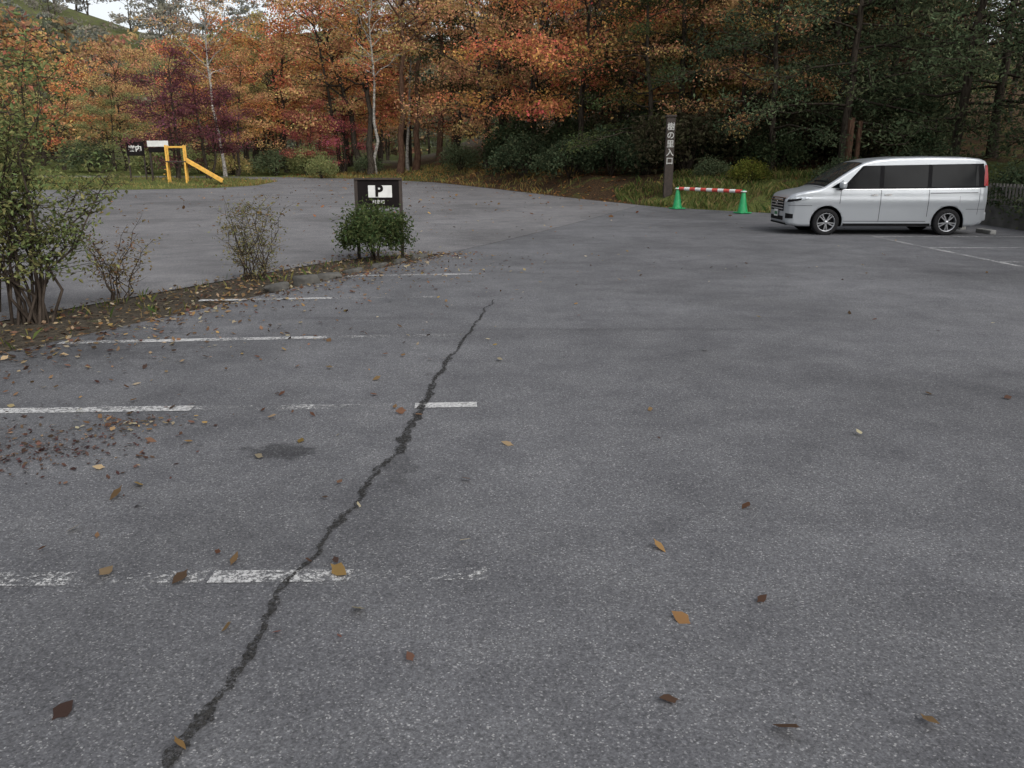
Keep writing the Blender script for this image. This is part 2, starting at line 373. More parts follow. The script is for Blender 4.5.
def vmesh(name,data,barkm,leafm=M_LEAF):
    V,F,m,lv,lh=data; o=mesh_obj(name,V,F,[barkm,leafm],m,smooth=(m==0),attrs={'lv':('FLOAT','FACE',lv),'lh':('FLOAT','FACE',lh)})
    me=o.data; bpy.data.objects.remove(o); return me
def place(name,me,x,y,s=1,rz=None,col=(.05,.07,.02),z=None,sz=1):
    o=bpy.data.objects.new(name,me); link(o)
    o.location=(x,y,hz(x,y) if z is None else z); o.scale=(s,s,s*sz); o.rotation_euler=(0,0,random.uniform(0,6.28) if rz is None else rz)
    o.color=(*col,1); return o
MAP=[vmesh('maple_mesh',tree(s,11,.26,4.4,9500,.17,'maple',nb=28),M_BARK) for s in (1,2,3)]
EVR=[vmesh('broadleaf_mesh',tree(s,12,.16,3.9,9500,.165,'ever',wid=.42,nb=32),M_BARK) for s in (11,12)]
CON=[vmesh('cedar_mesh',tree(s,14,.2,2.8,6000,.20,'conifer',r0=.2,wid=.3,nb=36),M_BARKR) for s in (21,)]
BIR=[vmesh('birch_mesh',tree(s,13,.45,2.8,4000,.13,'birch',r0=.12,nb=22),M_BIRCH) for s in (31,32)]
LEAN=vmesh('leaning_tree_mesh',tree(41,12,.45,3.8,4500,.15,'maple',r0=.26,lean=.28,nb=22),M_BARK)
TRK=vmesh('bare_mesh',tree(51,14,.55,2.5,2500,.14,'birch',r0=.22,nb=20),M_BARKR)
SMM=vmesh('small_maple_mesh',tree(61,6.2,.25,2.5,7500,.115,'maple',r0=.12,nb=24),M_BARK)
BU=[vmesh('bush_mesh',bushdata(s,1.2,1.6,3000,.14,lump=.17),M_BARK) for s in (71,72)]
OR=(.58,.26,.115); OR2=(.51,.31,.15); YE=(.42,.35,.15); RD=(.36,.11,.09); PU=(.16,.06,.07); GD=(.062,.082,.045); GM=(.105,.13,.07); YG=(.26,.28,.12); BRN=(.22,.14,.08); PK=(.5,.13,.14)
for x,y,s,c in [(3.2,40.5,1,OR),(-1.6,52,1.1,OR2),(7.6,37.5,1.05,(.40,.26,.10)),(1.0,47,1.05,OR),(6.2,44,1.1,OR2),(11,41,1.1,(.26,.18,.08)),(9.2,33.5,.7,OR2)]:
    place('maple_tree',random.choice(MAP),x,y,s,col=c)
for x,y,s,c in [(11.5,29.5,.95,GM),(14.5,27.5,1,GM),(17.5,31,1.1,GD),(9.4,31.2,.8,GD),(13,34,1.1,GM),(5.6,36,.8,(.06,.075,.03)),(18.5,24,1,GD),(16,37,1.1,GD)]:
    place('evergreen_tree',random.choice(EVR),x,y,s,col=c)
place('maple_tree',SMM,-20.0,50.6,1.15,col=PU); place('maple_tree',SMM,-18.3,51.2,1.0,col=PU)
for x,y,s,c in [(-12.5,63,1.1,OR2),(-17.5,66,1.15,OR),(-21,63,.9,OR),(-8,66,1.2,OR),(-25,71,.85,YE),(-4,62,1.1,OR2),(-31,66,.55,YG),(-36,74,.55,YE),(-24,80,1.0,OR2),(-14,74,1.2,OR),(-19.5,60,.7,OR2),(-31,68,.8,OR2),(-38,72,.9,OR),(-44,80,1.0,YE),(-36,88,1.1,OR2),(-28,90,1.1,OR)]:
    place('maple_tree',random.choice(MAP),x,y,s,col=c)
place('maple_tree',SMM,-14.5,60.5,.8,col=RD); place('maple_tree',SMM,-12.3,62,.8,col=PK)
for x,y,c in [(-19.8,58.5,OR2),(-9.3,58,YE),(-7.5,61,OR2)]:
    place('birch_tree',random.choice(BIR),x,y,1.05,col=c)
place('leaning_tree',LEAN,-9.6,57.5,1,rz=2.2,col=OR); place('leaning_tree',LEAN,-10.8,61,1,rz=2.9,col=OR2)
for x,y in [(-7.6,57.2),(-6.7,58.8),(-5.2,60)]:
    place('red_pine_tree',TRK,x,y,1.1,col=OR2)
place('maple_tree',MAP[1],-16.2,23,.95,col=(.42,.24,.11))
pts=[]
def fill(n,x0,x1,y0,y1,dmin,gap,cols,kinds):
    tries=0;c_=0
    while c_<n and tries<1200:
        tries+=1; x=random.uniform(x0,x1); y=random.uniform(y0,y1)
        if any((x-a)**2+(y-b)**2<gap*gap for a,b in pts): continue
        if float(adist(np.array([x]),np.array([y]))[0])<dmin: continue
        pts.append((x,y)); c_+=1; k=random.choice(kinds)
        place({'m':'maple_tree','e':'evergreen_tree','c':'cedar_tree','b':'birch_tree'}[k],random.choice({'m':MAP,'e':EVR,'c':CON,'b':BIR}[k]),x,y,random.uniform(.9,1.25),col=random.choice(cols))
fill(27,-1,26,40,62,7,3.3,[GD,GD,GM,(.05,.06,.03),BRN,OR2],'meec')
fill(8,14,24,8,38,3.5,3.4,[GD,GM,GD],'eec')
fill(12,-6,36,64,82,6,4.5,[GD,GM,OR2,BRN],'mec')
fill(7,-28,-8,70,88,6,5,[OR2,YE,YG,OR],'mm')
fill(14,-26,24,-34,-17,2,4.5,[GD,GM,OR2,BRN],'mee')     # trees behind the viewpoint, enclosing the lot
for i in range(75):
    x=random.uniform(-5,20); y=random.uniform(30,52); d=float(adist(np.array([x]),np.array([y]))[0])
    if d<2.8: continue
    if x<8 and y<33.5: continue
    place('bush',random.choice(BU),x,y,random.uniform(.8,1.7),col=random.choice([GD,(.045,.06,.03),(.065,.06,.035)]))
for x,y,s,c in [(8.2,29.4,.5,(.13,.14,.03)),(7.3,31,.5,GM),(-12.5,55.5,.8,YG),(-14.5,60,1.2,YG),(-17,61,1.2,GM),(-20,60.8,1,YE),(-10,58.5,.8,GM),(-23,62.5,1.2,YG),(-3.2,52,1,GM),(10.5,27,.6,GD),(12.6,26,.9,GD),(13.4,22,.9,GD),(13.6,18.5,1,GD),(13.3,20.2,.8,GM),(-27,63,1.4,YG),(-33,66,1.5,GM),(2.6,38.2,1.1,GD),(4.3,37,1.2,GD),(.6,42.5,1.3,GD),(5.6,34.8,1.0,GD)]:
    place('bush',random.choice(BU),x,y,s,col=c)
def distant():
    base=[tree(s,11,.12,4.6,900,.65,'maple',nb=16,twigs=False) for s in (81,82)]
    VV=[];FF=[];mm=[];lv=[];lh=[];cc=[];n=0; rng=np.random.default_rng(5)
    cols=np.array([(.26,.19,.11),(.24,.20,.11),(.15,.16,.10),(.32,.19,.10),(.14,.15,.10),(.26,.23,.13)])
    xy=[]
    for i in range(270):
        th=rng.uniform(rad(48),rad(134)); r=rng.uniform(100,255); xy.append((r*math.cos(th),r*math.sin(th)))
    xy=np.array(xy); zz=height(xy[:,0],xy[:,1],False)
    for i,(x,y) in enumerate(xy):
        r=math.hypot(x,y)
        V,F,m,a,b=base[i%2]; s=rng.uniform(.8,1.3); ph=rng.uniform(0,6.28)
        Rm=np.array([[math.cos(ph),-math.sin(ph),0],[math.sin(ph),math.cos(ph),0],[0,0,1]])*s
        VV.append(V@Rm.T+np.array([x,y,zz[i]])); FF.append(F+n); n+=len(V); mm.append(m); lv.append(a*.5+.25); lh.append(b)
        c=cols[rng.integers(len(cols))]*rng.uniform(.8,1.2); f=min(1,max(0,(r-90)/160)); c=c*(1-f*.7)+np.array([.28,.28,.285])*f*.7  # aerial haze painted into the leaf colour, greyer with distance
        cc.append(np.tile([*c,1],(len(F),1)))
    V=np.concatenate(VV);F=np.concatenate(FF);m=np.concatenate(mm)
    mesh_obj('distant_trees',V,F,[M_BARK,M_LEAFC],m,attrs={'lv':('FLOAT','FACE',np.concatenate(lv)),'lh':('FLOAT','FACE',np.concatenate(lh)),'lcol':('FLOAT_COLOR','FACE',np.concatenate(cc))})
distant()
def near(name,data,x,y,col,rz=0,bm=M_TWIG):
    return place(name,vmesh(name,data,bm),x,y,1,rz,col,z=0)
near('azalea_shrub',shrub(101,3.05,1.0,20,6200,.06,.015,.3,tw=20),-4.95,8.35,(.18,.20,.08))
near('azalea_shrub',shrub(106,2.9,1.0,14,4200,.06,.012,.3,tw=18),-5.85,8.9,(.21,.19,.08))
near('azalea_shrub',shrub(102,1.15,.55,11,650,.045,.008,.3,tw=14),-4.75,9.8,(.2,.15,.07))
near('azalea_shrub',shrub(103,1.55,.45,18,2000,.042,.008,.15,upright=.2,tw=14),-3.65,11.6,(.19,.17,.08))
near('azalea_shrub',shrub(104,1.0,.5,9,600,.045,.008,.3),-5.6,7.0,(.17,.14,.06))
near('boxwood_bush',bushdata(105,.54,1.05,6200,.066,lump=.16),-2.28,13.9,(.075,.10,.04))

# ------------------------------------------------------------------ grass & fallen leaves
def grass(name,n,x0,x1,y0,y1,dmin,dmax,h0,h1,cols,cond=None):
    rng=np.random.default_rng(n); x=rng.uniform(x0,x1,n*3); y=rng.uniform(y0,y1,n*3); d=adist(x,y)
    k=(d>dmin)&(d<dmax)
    k&=(np.sin(x*2.1+1.3*np.sin(y*1.7))+np.sin(y*2.7+x)+rng.normal(size=len(x))*.9>0)
    x=x[k][:n];y=y[k][:n]; n=len(x); z=height(x,y)-.01
    h=rng.uniform(h0,h1,n)[:,None]; a=rng.uniform(0,6.28,n); w=np.stack([np.cos(a),np.sin(a),0*a],1)*h*.045
    ln=rng.normal(scale=.35,size=(n,2)); b=np.stack([x,y,z],1); mid=b+np.hstack([ln*.25*h,h*.6]); tip=b+np.hstack([ln*h,h])
    V=np.stack([b-w,b+w,mid+w*.8,tip],1).reshape(-1,3); c=np.array(cols)[rng.integers(len(cols),size=n)]
    mesh_obj(name,V,np.arange(4*n).reshape(n,4),[M_LEAFC],attrs={'lv':('FLOAT','FACE',rng.uniform(.2,.8,n)),'lh':('FLOAT','FACE',rng.uniform(.2,.8,n)),'lcol':('FLOAT_COLOR','FACE',np.hstack([c,np.ones((n,1))]))})
GC=[(.10,.13,.04),(.16,.16,.05),(.22,.18,.08),(.07,.10,.03)]
grass('grass',11000,4,13,23,33,.02,6,.08,.30,GC)
grass('grass',11000,-40,-10,38,58,.0,8,.10,.22,[(.17,.20,.07),(.24,.23,.08),(.28,.22,.09)])
grass('grass',6000,-14,3,36,62,.0,7,.10,.3,[(.22,.22,.08),(.30,.22,.09),(.33,.2,.07)])
grass('grass',2600,-9,-1,1,15,.03,.8,.03,.14,GC)
def leafscatter(name,x,y,size,cols,rng,nz=True,off=.02):
    n=len(x); z=height(x,y,nz)+off
    C=np.stack([x,y,z],1); nn=nrm(rng.normal(size=(n,3))*.3+np.array([0,0,1.])); d=rng.normal(size=(n,3)); d=nrm(d-nn*(d*nn).sum(1,keepdims=True)); w=np.cross(nn,d); S=size[:,None]
    out=[(-.62,0),(-.42,.07),(-.2,.26),(.1,.2),(.5,0),(.1,-.22),(-.2,-.26),(-.42,-.07)]
    cur=rng.uniform(-.25,.45,size=(n,1))
    asp=rng.uniform(.75,1.6,size=(n,1))
    V=[C+d*S*a+w*S*b*asp+np.array([0,0,1.])*S*(cur*(a*a*1.2+abs(b)*1.3)) for a,b in out]
    V=np.stack(V,1).reshape(-1,3); i=np.arange(n)[:,None]*8
    q=[(0,1,6,7),(1,2,5,6),(2,3,4,5)]
    F=np.concatenate([i+np.array([t]) for t in q]); c=np.array(cols)[rng.integers(len(cols),size=n)]*rng.uniform(.6,1.3,size=(n,1))
    return mesh_obj(name,V,F,[M_LEAFC],attrs={'lv':('FLOAT','FACE',np.tile(rng.uniform(.3,.7,n),3)),'lh':('FLOAT','FACE',np.tile(rng.uniform(.3,.7,n),3)),'lcol':('FLOAT_COLOR','FACE',np.tile(np.hstack([c,np.ones((n,1))]),(3,1)))})
rg=np.random.default_rng(77)
LC=[(.26,.16,.09),(.17,.10,.06),(.36,.27,.16),(.10,.065,.045),(.15,.08,.06),(.34,.22,.09),(.44,.38,.26),(.08,.055,.045)]
hx=[(.478,2.173),(.79,2.028),(1.225,2.059),(-.565,2.687),(.608,2.64),(2.10,4.72),(-.03,4.54),(-.24,3.977),(-1.97,3.38),(-1.147,3.085),(-1.31,2.918),(-1.62,2.97),(-.69,2.97),(.633,3.2),(1.118,3.645),(-1.346,2.123),(-1.456,6.36),(-1.03,6.02),(.921,5.24),(.941,2.766),(-2.17,5.33),(-1.25,4.6),(-1.9,3.9),(-1.95,3.75),(-1.8,3.65),(-1.55,5.05)]
ax=np.array(hx)
n=1500; y=rg.uniform(1.5,15,n); x=Lx(y)+rg.exponential(1.0,n)
n2=150; y2=rg.uniform(3.5,26,n2); x2=rg.uniform(-2,11,n2)
n4=90; x4=-2.35+rg.normal(scale=.16,size=n4); y4=4.95+rg.normal(scale=.08,size=n4)
n5=3800; y5=rg.uniform(2,15.2,n5); x5=Lx(y5)-rg.uniform(-.35,1.6,n5)+rg.normal(scale=.15,size=n5)
n6=55; x6=rg.uniform(-3.6,-.1,n6); y6=rg.uniform(2.2,8,n6)
X_=np.concatenate([ax[:,0],x,x2,x4,x5,x6]); Y_=np.concatenate([ax[:,1],y,y2,y4,y5,y6])
S_=np.concatenate([np.full(len(ax),.075)*rg.uniform(.7,1.2,len(ax)),rg.uniform(.02,.065,n),rg.uniform(.03,.065,n2),rg.uniform(.02,.05,n4),rg.uniform(.03,.075,n5),rg.uniform(.03,.07,n6)])
leafscatter('fallen_leaves',X_,Y_,S_,LC,rg,False)
n3=950; x3=-3.0+rg.normal(scale=.42,size=n3); y3=4.42+rg.normal(scale=.26,size=n3)+.12*np.sin(x3*7)
leafscatter('fallen_leaves',x3,y3,rg.uniform(.012,.038,n3),[(.10,.055,.05),(.14,.075,.06),(.08,.05,.045),(.20,.13,.09),(.12,.08,.06)],rg,False,.014)
n=15000; x=rg.uniform(-16,14,n); y=rg.uniform(24,64,n); d=adist(x,y); k=(d>0)|(rg.uniform(size=n)<.05); k&=rg.uniform(size=n)<.2+.8*((x<4.5)&(d<5))
x=x[k];y=y[k]
leafscatter('leaf_litter',x,y,rg.uniform(.08,.18,len(x)),[(.34,.17,.07),(.25,.12,.05),(.4,.25,.10),(.18,.10,.05)],rg,True,.03)
n=500; x=rg.uniform(-14,4,n); y=rg.uniform(16,54,n); d2,ins=poly_dist(x,y,ROAD); x=x[ins];y=y[ins]
leafscatter('fallen_leaves',x,y,rg.uniform(.05,.1,len(x)),LC,rg,False)

# ------------------------------------------------------------------ van
M_PAINT=simple('silver_paint',(.40,.425,.45),.32,metal=.4,coat=.5,var=.015,scale=3)
M_GLASS=simple('tinted_glass',(.005,.006,.007),.08,spec=.14,var=.1)
M_WGL=simple('windscreen_glass',(.03,.034,.038),.05,spec=.6,coat=.5,var=.3,scale=2)
M_BLK=simple('black_trim',(.008,.008,.009),.7,var=.2,spec=.1)
M_SEAM=simple('panel_gap',(.04,.04,.043),.8)
M_CHR=simple('chrome',(.6,.61,.63),.18,metal=1,var=.03)
M_RIM=simple('alloy',(.4,.41,.43),.3,metal=.8,var=.05)
M_TYRE=simple('tyre_rubber',(.015,.015,.016),.85,var=.3,scale=30,spec=.2)
M_RED=simple('tail_lamp',(.28,.015,.018),.2,coat=.5,var=.1)
M_LAMP=simple('headlamp',(.42,.45,.48),.1,metal=.3,coat=1,var=.3,scale=14)
M_PLATE=simple('number_plate',(.6,.6,.58),.5,var=.03)
M_PGRN=simple('plate_green',(.03,.14,.06),.5)
van=empty('parked_minivan',(6.24,19.68,0),rad(-1.5)); van.scale=(.95,.95,.95)
def W(x): return np.interp(x,[0,.03,.08,.18,.4,.8,1.5,3.8,4.35,4.55,4.66,4.70],[.58,.66,.735,.795,.83,.845,.85,.85,.84,.815,.77,.70])
Tx=[0,.03,.09,.2,.4,.70,.82,1.15,1.45,1.72,2.0,2.5,3.3,4.1,4.42,4.56,4.62,4.66,4.69,4.70]
Tz=[.80,.89,.965,1.015,1.06,1.11,1.15,1.37,1.565,1.715,1.785,1.825,1.84,1.83,1.80,1.75,1.64,1.32,1.05,.92]
def Tt(x):
    o=np.array([-.04,-.02,0,.02,.04])
    return np.mean([np.interp(np.clip(x+k,0,4.7),Tx,Tz) for k in o],axis=0)
def Bb(x): return np.interp(x,[0,.05,.3,4.4,4.6,4.7],[.32,.25,.21,.21,.27,.40])
RR=.07
def S0(x,z):
    g=np.interp(z,[.2,.33,.5,.66,.78,.86,.90,1.0,1.08,1.4,1.75,1.85],[.95,.962,.975,.986,1.003,1.0,.990,.983,.968,.92,.865,.845])
    return W(x)*g
def S(x,z):
    zt=Tt(x)-.025-RR; s=S0(x,np.minimum(z,zt)); dz=np.clip(z-zt,0,RR)
    return s-RR+np.sqrt(np.maximum(RR*RR-dz*dz,0))
sx=np.unique(np.concatenate([np.linspace(0,.3,20),np.linspace(.3,4.4,80),np.linspace(4.4,4.7,24)]))
rings=[]
for x in sx:
    zb=Bb(x); T=float(Tt(x)); zt=T-.025-RR; r=[]
    r.append((0,zb));r.append((S0(x,zb)-.10,zb));r.append((S0(x,zb)-.03,zb+.01))
    for z in np.linspace(zb+.05,zt,34): r.append((float(S(x,z)),z))
    for a in np.linspace(0,math.pi/2,7)[1:]: r.append((float(S0(x,zt))-RR+RR*math.cos(a),zt+RR*math.sin(a)))
    yt=r[-1][0]
    for f in np.linspace(1,0,12)[1:]: r.append((yt*f,T-.025*f*f))
    full=[(-a,b) for a,b in r]+[(a,b) for a,b in r[::-1][1:-1]]
    rings.append([(x,a,b) for a,b in full])
nr=len(rings[0]); Vb=[v for r in rings for v in r]; Fb=[]
for i in range(len(rings)-1):
    for j in range(nr):
        Fb.append((i*nr+j,(i+1)*nr+j,(i+1)*nr+(j+1)%nr,i*nr+(j+1)%nr))
Fb.append(tuple(range(nr))); Fb.append(tuple(range((len(rings)-1)*nr,len(rings)*nr))[::-1])
body=mesh_obj('body',Vb,Fb,[M_PAINT,M_BLK],smooth=True)
bm=bmesh.new(); bm.from_mesh(body.data); bmesh.ops.recalc_face_normals(bm,faces=bm.faces); bm.to_mesh(body.data); bm.free()
WX=(.93,3.78); WZ=.315
cut=[]
for wx in WX:
    for sgn in (-1,1):
        bm=bmesh.new(); bmesh.ops.create_cone(bm,cap_ends=True,segments=48,radius1=.375,radius2=.375,depth=.34,matrix=Matrix.Translation((wx,sgn*.80,WZ+.01))@Matrix.Rotation(rad(90),4,'X'))
        o=bm_obj('cut',bm,[M_BLK]); cut.append(o)
        md=body.modifiers.new('b','BOOLEAN'); md.operation='DIFFERENCE'; md.object=o; md.solver='EXACT'
        try: md.material_mode='TRANSFER'
        except Exception: pass
dg=bpy.context.evaluated_depsgraph_get()
me2=bpy.data.meshes.new_from_object(body.evaluated_get(dg)); body.modifiers.clear(); body.data=me2; body.parent=van
for o in cut: bpy.data.objects.remove(o)
def spatch(name,c,mat,off=.004,n=(14,8),sides=(-1,1),smooth=True):
    """patch on body side, corners (x,z): bl,br,tr,tl"""
    c=np.array(c,float)
    for sg in sides:
        V=[];F=[]
        for j in range(n[1]+1):
            for i in range(n[0]+1):
                u=i/n[0];v=j/n[1]; p=(c[0]*(1-u)+c[1]*u)*(1-v)+(c[3]*(1-u)+c[2]*u)*v
                e=1e-3; s=float(S(p[0],p[1])); dx=(float(S(p[0]+e,p[1]))-float(S(max(p[0]-e,0),p[1])))/(2*e); dz=(float(S(p[0],p[1]+e))-float(S(p[0],p[1]-e)))/(2*e)
                nn=np.array([-dx,1,-dz]);nn/=np.linalg.norm(nn)
                V.append((p[0]+nn[0]*off,sg*(s+nn[1]*off),p[1]+nn[2]*off))
        for j in range(n[1]):
            for i in range(n[0]):
                a=j*(n[0]+1)+i; f=(a,a+1,a+n[0]+2,a+n[0]+1); F.append(f if sg<0 else f[::-1])
        mesh_obj(name,V,F,[mat],smooth=smooth,parent=van)
spatch('window_surround',[(1.22,1.075),(4.60,1.12),(4.50,1.665),(1.70,1.615)],M_BLK,.003,(60,10))
spatch('front_door_glass',[(1.30,1.105),(2.10,1.105),(2.10,1.61),(1.74,1.585)],M_GLASS,.007)
spatch('sliding_door_glass',[(2.20,1.12),(3.22,1.12),(3.22,1.63),(2.20,1.615)],M_GLASS,.007)
spatch('rear_quarter_glass',[(3.31,1.13),(4.42,1.15),(4.38,1.635),(3.31,1.63)],M_GLASS,.007,(24,8))
spatch('front_quarter_glass',[(.97,1.11),(1.24,1.10),(1.26,1.29),(1.20,1.25)],M_GLASS,.006)
spatch('belt_chrome',[(1.1,1.062),(4.45,1.085),(4.45,1.103),(1.1,1.080)],M_CHR,.009,(60,1))
spatch('tail_lamp',[(4.54,1.16),(4.675,1.16),(4.625,1.63),(4.53,1.63)],M_RED,.012,(8,14))
for nme,xa,za,xb,zb,w in [('seam',2.15,.33,2.15,1.08,.012),('seam',3.27,.45,3.27,1.10,.012),('seam',1.20,.75,1.22,1.08,.012),('seam',4.45,.5,4.46,1.1,.009)]:
    spatch('door_gap',[(xa,za),(xa+w,za),(xb+w,zb),(xb,zb)],M_SEAM,.003,(1,14))
spatch('door_gap',[(1.33,.335),(3.27,.335),(3.27,.347),(1.33,.347)],M_SEAM,.003,(40,1))
spatch('slide_rail',[(3.3,.985),(4.42,.995),(4.42,1.012),(3.3,1.0)],M_SEAM,.003,(20,1))
spatch('bumper_gap',[(.05,.70),(.57,.70),(.57,.709),(.05,.709)],M_SEAM,.003,(20,1))
spatch('bumper_gap',[(4.17,.62),(4.64,.62),(4.64,.629),(4.17,.629)],M_SEAM,.003,(16,1))
spatch('sill',[(1.33,.225),(3.38,.225),(3.38,.29),(1.33,.29)],M_BLK,.004,(30,2))
spatch('headlamp',[(.015,.745),(.52,.86),(.58,.935),(.05,.87)],M_LAMP,.010,(20,6))
spatch('headlamp_dark',[(.03,.775),(.30,.825),(.33,.87),(.05,.84)],M_BLK,.013,(16,4))
spatch('fog_lamp',[(.02,.40),(.16,.40),(.16,.50),(.02,.52)],M_BLK,.007,(6,4))
spatch('handle',[(1.93,.93),(2.08,.935),(2.08,.965),(1.93,.96)],M_CHR,.028,(4,2)); spatch('handle',[(2.24,.935),(2.40,.94),(2.40,.97),(2.24,.965)],M_CHR,.028,(4,2))
spatch('fuel_door',[(4.0,.78),(4.006,.78),(4.006,.93),(4.0,.93)],M_SEAM,.003,(1,3))
def tpatch(name,x0,x1,f0,f1,mat,off,n=(20,16)):
    V=[];F=[]
    for i in range(n[0]+1):
        x=x0+(x1-x0)*i/n[0]; T=float(Tt(x)); yt=float(S0(x,T-.025-RR))-RR+.03; sl=(float(Tt(x+.01))-float(Tt(x-.01)))/.02; l=math.hypot(1,sl)
        for j in range(n[1]+1):
            f=f0+(f1-f0)*j/n[1]; V.append((x-sl/l*off,yt*f,T-.025*f*f+off/l))
    for i in range(n[0]):
        for j in range(n[1]):
            a=i*(n[1]+1)+j; F.append((a,a+n[1]+1,a+n[1]+2,a+1))
    mesh_obj(name,V,F,[mat],smooth=True,parent=van)
tpatch('windscreen_surround',.83,1.70,-.99,.99,M_BLK,.004); tpatch('windscreen',.88,1.66,-.95,.95,M_WGL,.008)
tpatch('hood_gap',.77,.785,-.97,.97,M_SEAM,.003,(2,16))
for a in (-.45,.1):
    box('wiper',(.96,a,1.265),(.02,.55,.015),M_BLK,van,.004)
def fx(z): 
    zz=np.linspace(0,.3,60); return float(np.interp(z+.02,[float(Tt(k)) for k in zz],zz)) if z>.80 else 0.0
def fpatch(name,y0,y1,z0,z1,mat,off):
    V=[];F=[];n=8
    for j in range(n+1):
        z=z0+(z1-z0)*j/n
        for y in (y0,(y0+y1)/2,y1): V.append((fx(z)-off,y,z))
    for j in range(n):
        for i in range(2):
            a=j*3+i; F.append((a,a+3,a+4,a+1))
    mesh_obj(name,V,F,[mat],parent=van)
fpatch('grille',-.52,.52,.56,.86,M_BLK,.006)
for z in (.60,.67,.74,.80): fpatch('grille_bar',-.53,.53,z,z+.028,M_CHR,.022)
fpatch('grille_frame',-.55,.55,.855,.88,M_CHR,.024)
fpatch('lower_intake',-.5,.5,.34,.44,M_BLK,.006)
fpatch('number_plate',-.165,.165,.42,.585,M_PLATE,.03); fpatch('plate_text',-.12,.12,.46,.53,M_PGRN,.034)
box('emblem',(-.03,0,.75),(.02,.14,.09),M_CHR,van,.008)
box('bumper_lip',(.10,0,.265),(.16,1.22,.05),M_BLK,van,.015)
for sg in (-1,1):
    box('mirror',(1.20,sg*.985,1.18),(.13,.21,.16),M_PAINT,van,.045); box('mirror_base',(1.23,sg*.87,1.11),(.10,.14,.06),M_BLK,van,.02)
    box('mud_flap',(WX[1]+.36,sg*.76,.27),(.01,.16,.16),M_BLK,van,0)
box('rear_bumper',(4.68,0,.45),(.10,1.42,.22),M_PAINT,van,.04)
box('rear_glass',(4.668,0,1.38),(.03,1.2,.42),M_GLASS,van,.01,Matrix.Rotation(rad(-8),3,'Y'))
def lathe(prof,seg=48):
    V=[];F=[];n=len(prof)
    for i in range(seg):
        a=2*math.pi*i/seg
        for r,y in prof: V.append((r*math.cos(a),y,r*math.sin(a)))
    for i in range(seg):
        for j in range(n-1):
            F.append((i*n+j,((i+1)%seg)*n+j,((i+1)%seg)*n+j+1,i*n+j+1))
    return V,F
for wx in WX:
    for sg in (-1,1):
        w=empty('wheel',(wx,sg*.735,WZ)); w.parent=van; w.rotation_euler=(0,0,0 if sg<0 else math.pi)
        V,F=lathe([(.20,.09),(.215,.10),(.28,.10),(.305,.085),(.315,.06),(.315,-.06),(.305,-.085),(.28,-.10),(.215,-.10),(.205,-.085)]); mesh_obj('tyre',V,F,[M_TYRE],smooth=True,parent=w)
        V,F=lathe([(.213,-.098),(.205,-.100),(.195,-.085),(.19,-.03),(.19,.05)]); mesh_obj('rim',V,F,[M_RIM],smooth=True,parent=w)
        V,F=lathe([(.0,-.015),(.19,-.015)],32); mesh_obj('brake_disc',V,F,[M_BLK],parent=w)
        for k in range(10):
            a=2*math.pi*(k//2)/5+(.17 if k%2 else -.17)+.3
            bm=bmesh.new(); bmesh.ops.create_cube(bm,size=1); bmesh.ops.scale(bm,vec=(.165,.03,.026),verts=bm.verts); bmesh.ops.translate(bm,vec=(.12,-.075,0),verts=bm.verts)
            bmesh.ops.rotate(bm,cent=(0,0,0),matrix=Matrix.Rotation(a,3,'Y'),verts=bm.verts); bm_obj('spoke',bm,[M_RIM],w)
        V,F=lathe([(.0,-.097),(.03,-.095),(.045,-.085),(.05,-.06)],20); mesh_obj('hub',V,F,[M_RIM],smooth=True,parent=w)

# ------------------------------------------------------------------ cones & barrier bar
M_CG=simple('cone_green',(.01,.26,.085),.5,var=.15); M_WH=simple('white_plastic',(.62,.62,.60),.5,var=.08); M_RD=simple('red_plastic',(.5,.06,.045),.5,var=.15)
cones=[(5.42,27.5),(7.05,25.6)]
for (x,y) in cones:
    e=empty('traffic_cone',(x,y,hz(x,y)+.012),rad(20))
    box('base',(0,0,.02),(.40,.40,.035),M_CG,e,.012)
    V,F=lathe([(.155,.035),(.15,.06),(.09,.40),(.045,.68),(.03,.70),(.0,.70)],32)
    mesh_obj('body',[(a,c_,b) for a,b,c_ in V],F,[M_CG],smooth=True,parent=e)
p0=Vector((cones[0][0],cones[0][1],hz(*cones[0])+.66)); p1=Vector((cones[1][0],cones[1][1],hz(*cones[1])+.66))
bar=empty('barrier_bar',p0); dv=p1-p0; L=dv.length; ang=math.atan2(dv.y,dv.x); bar.rotation_euler=(0,-math.asin(dv.z/L),ang)
ns=11
for i in range(ns):
    a=.06+(L-.12)*i/ns; b=.06+(L-.12)*(i+1)/ns
    V,F=tube(np.array([[a,0,0],[b,0,0]]),[.055,.055],16); mesh_obj('stripe',V,F,[M_RD if i%2==0 else M_WH],smooth=True,parent=bar)
for a in (0,L):
    th=np.linspace(0,2*np.pi,25); V,F=tube(np.stack([a+.075*np.cos(th),.075*np.sin(th),0*th],1),np.full(25,.02),8); mesh_obj('ring',V,F,[M_WH],smooth=True,parent=bar)

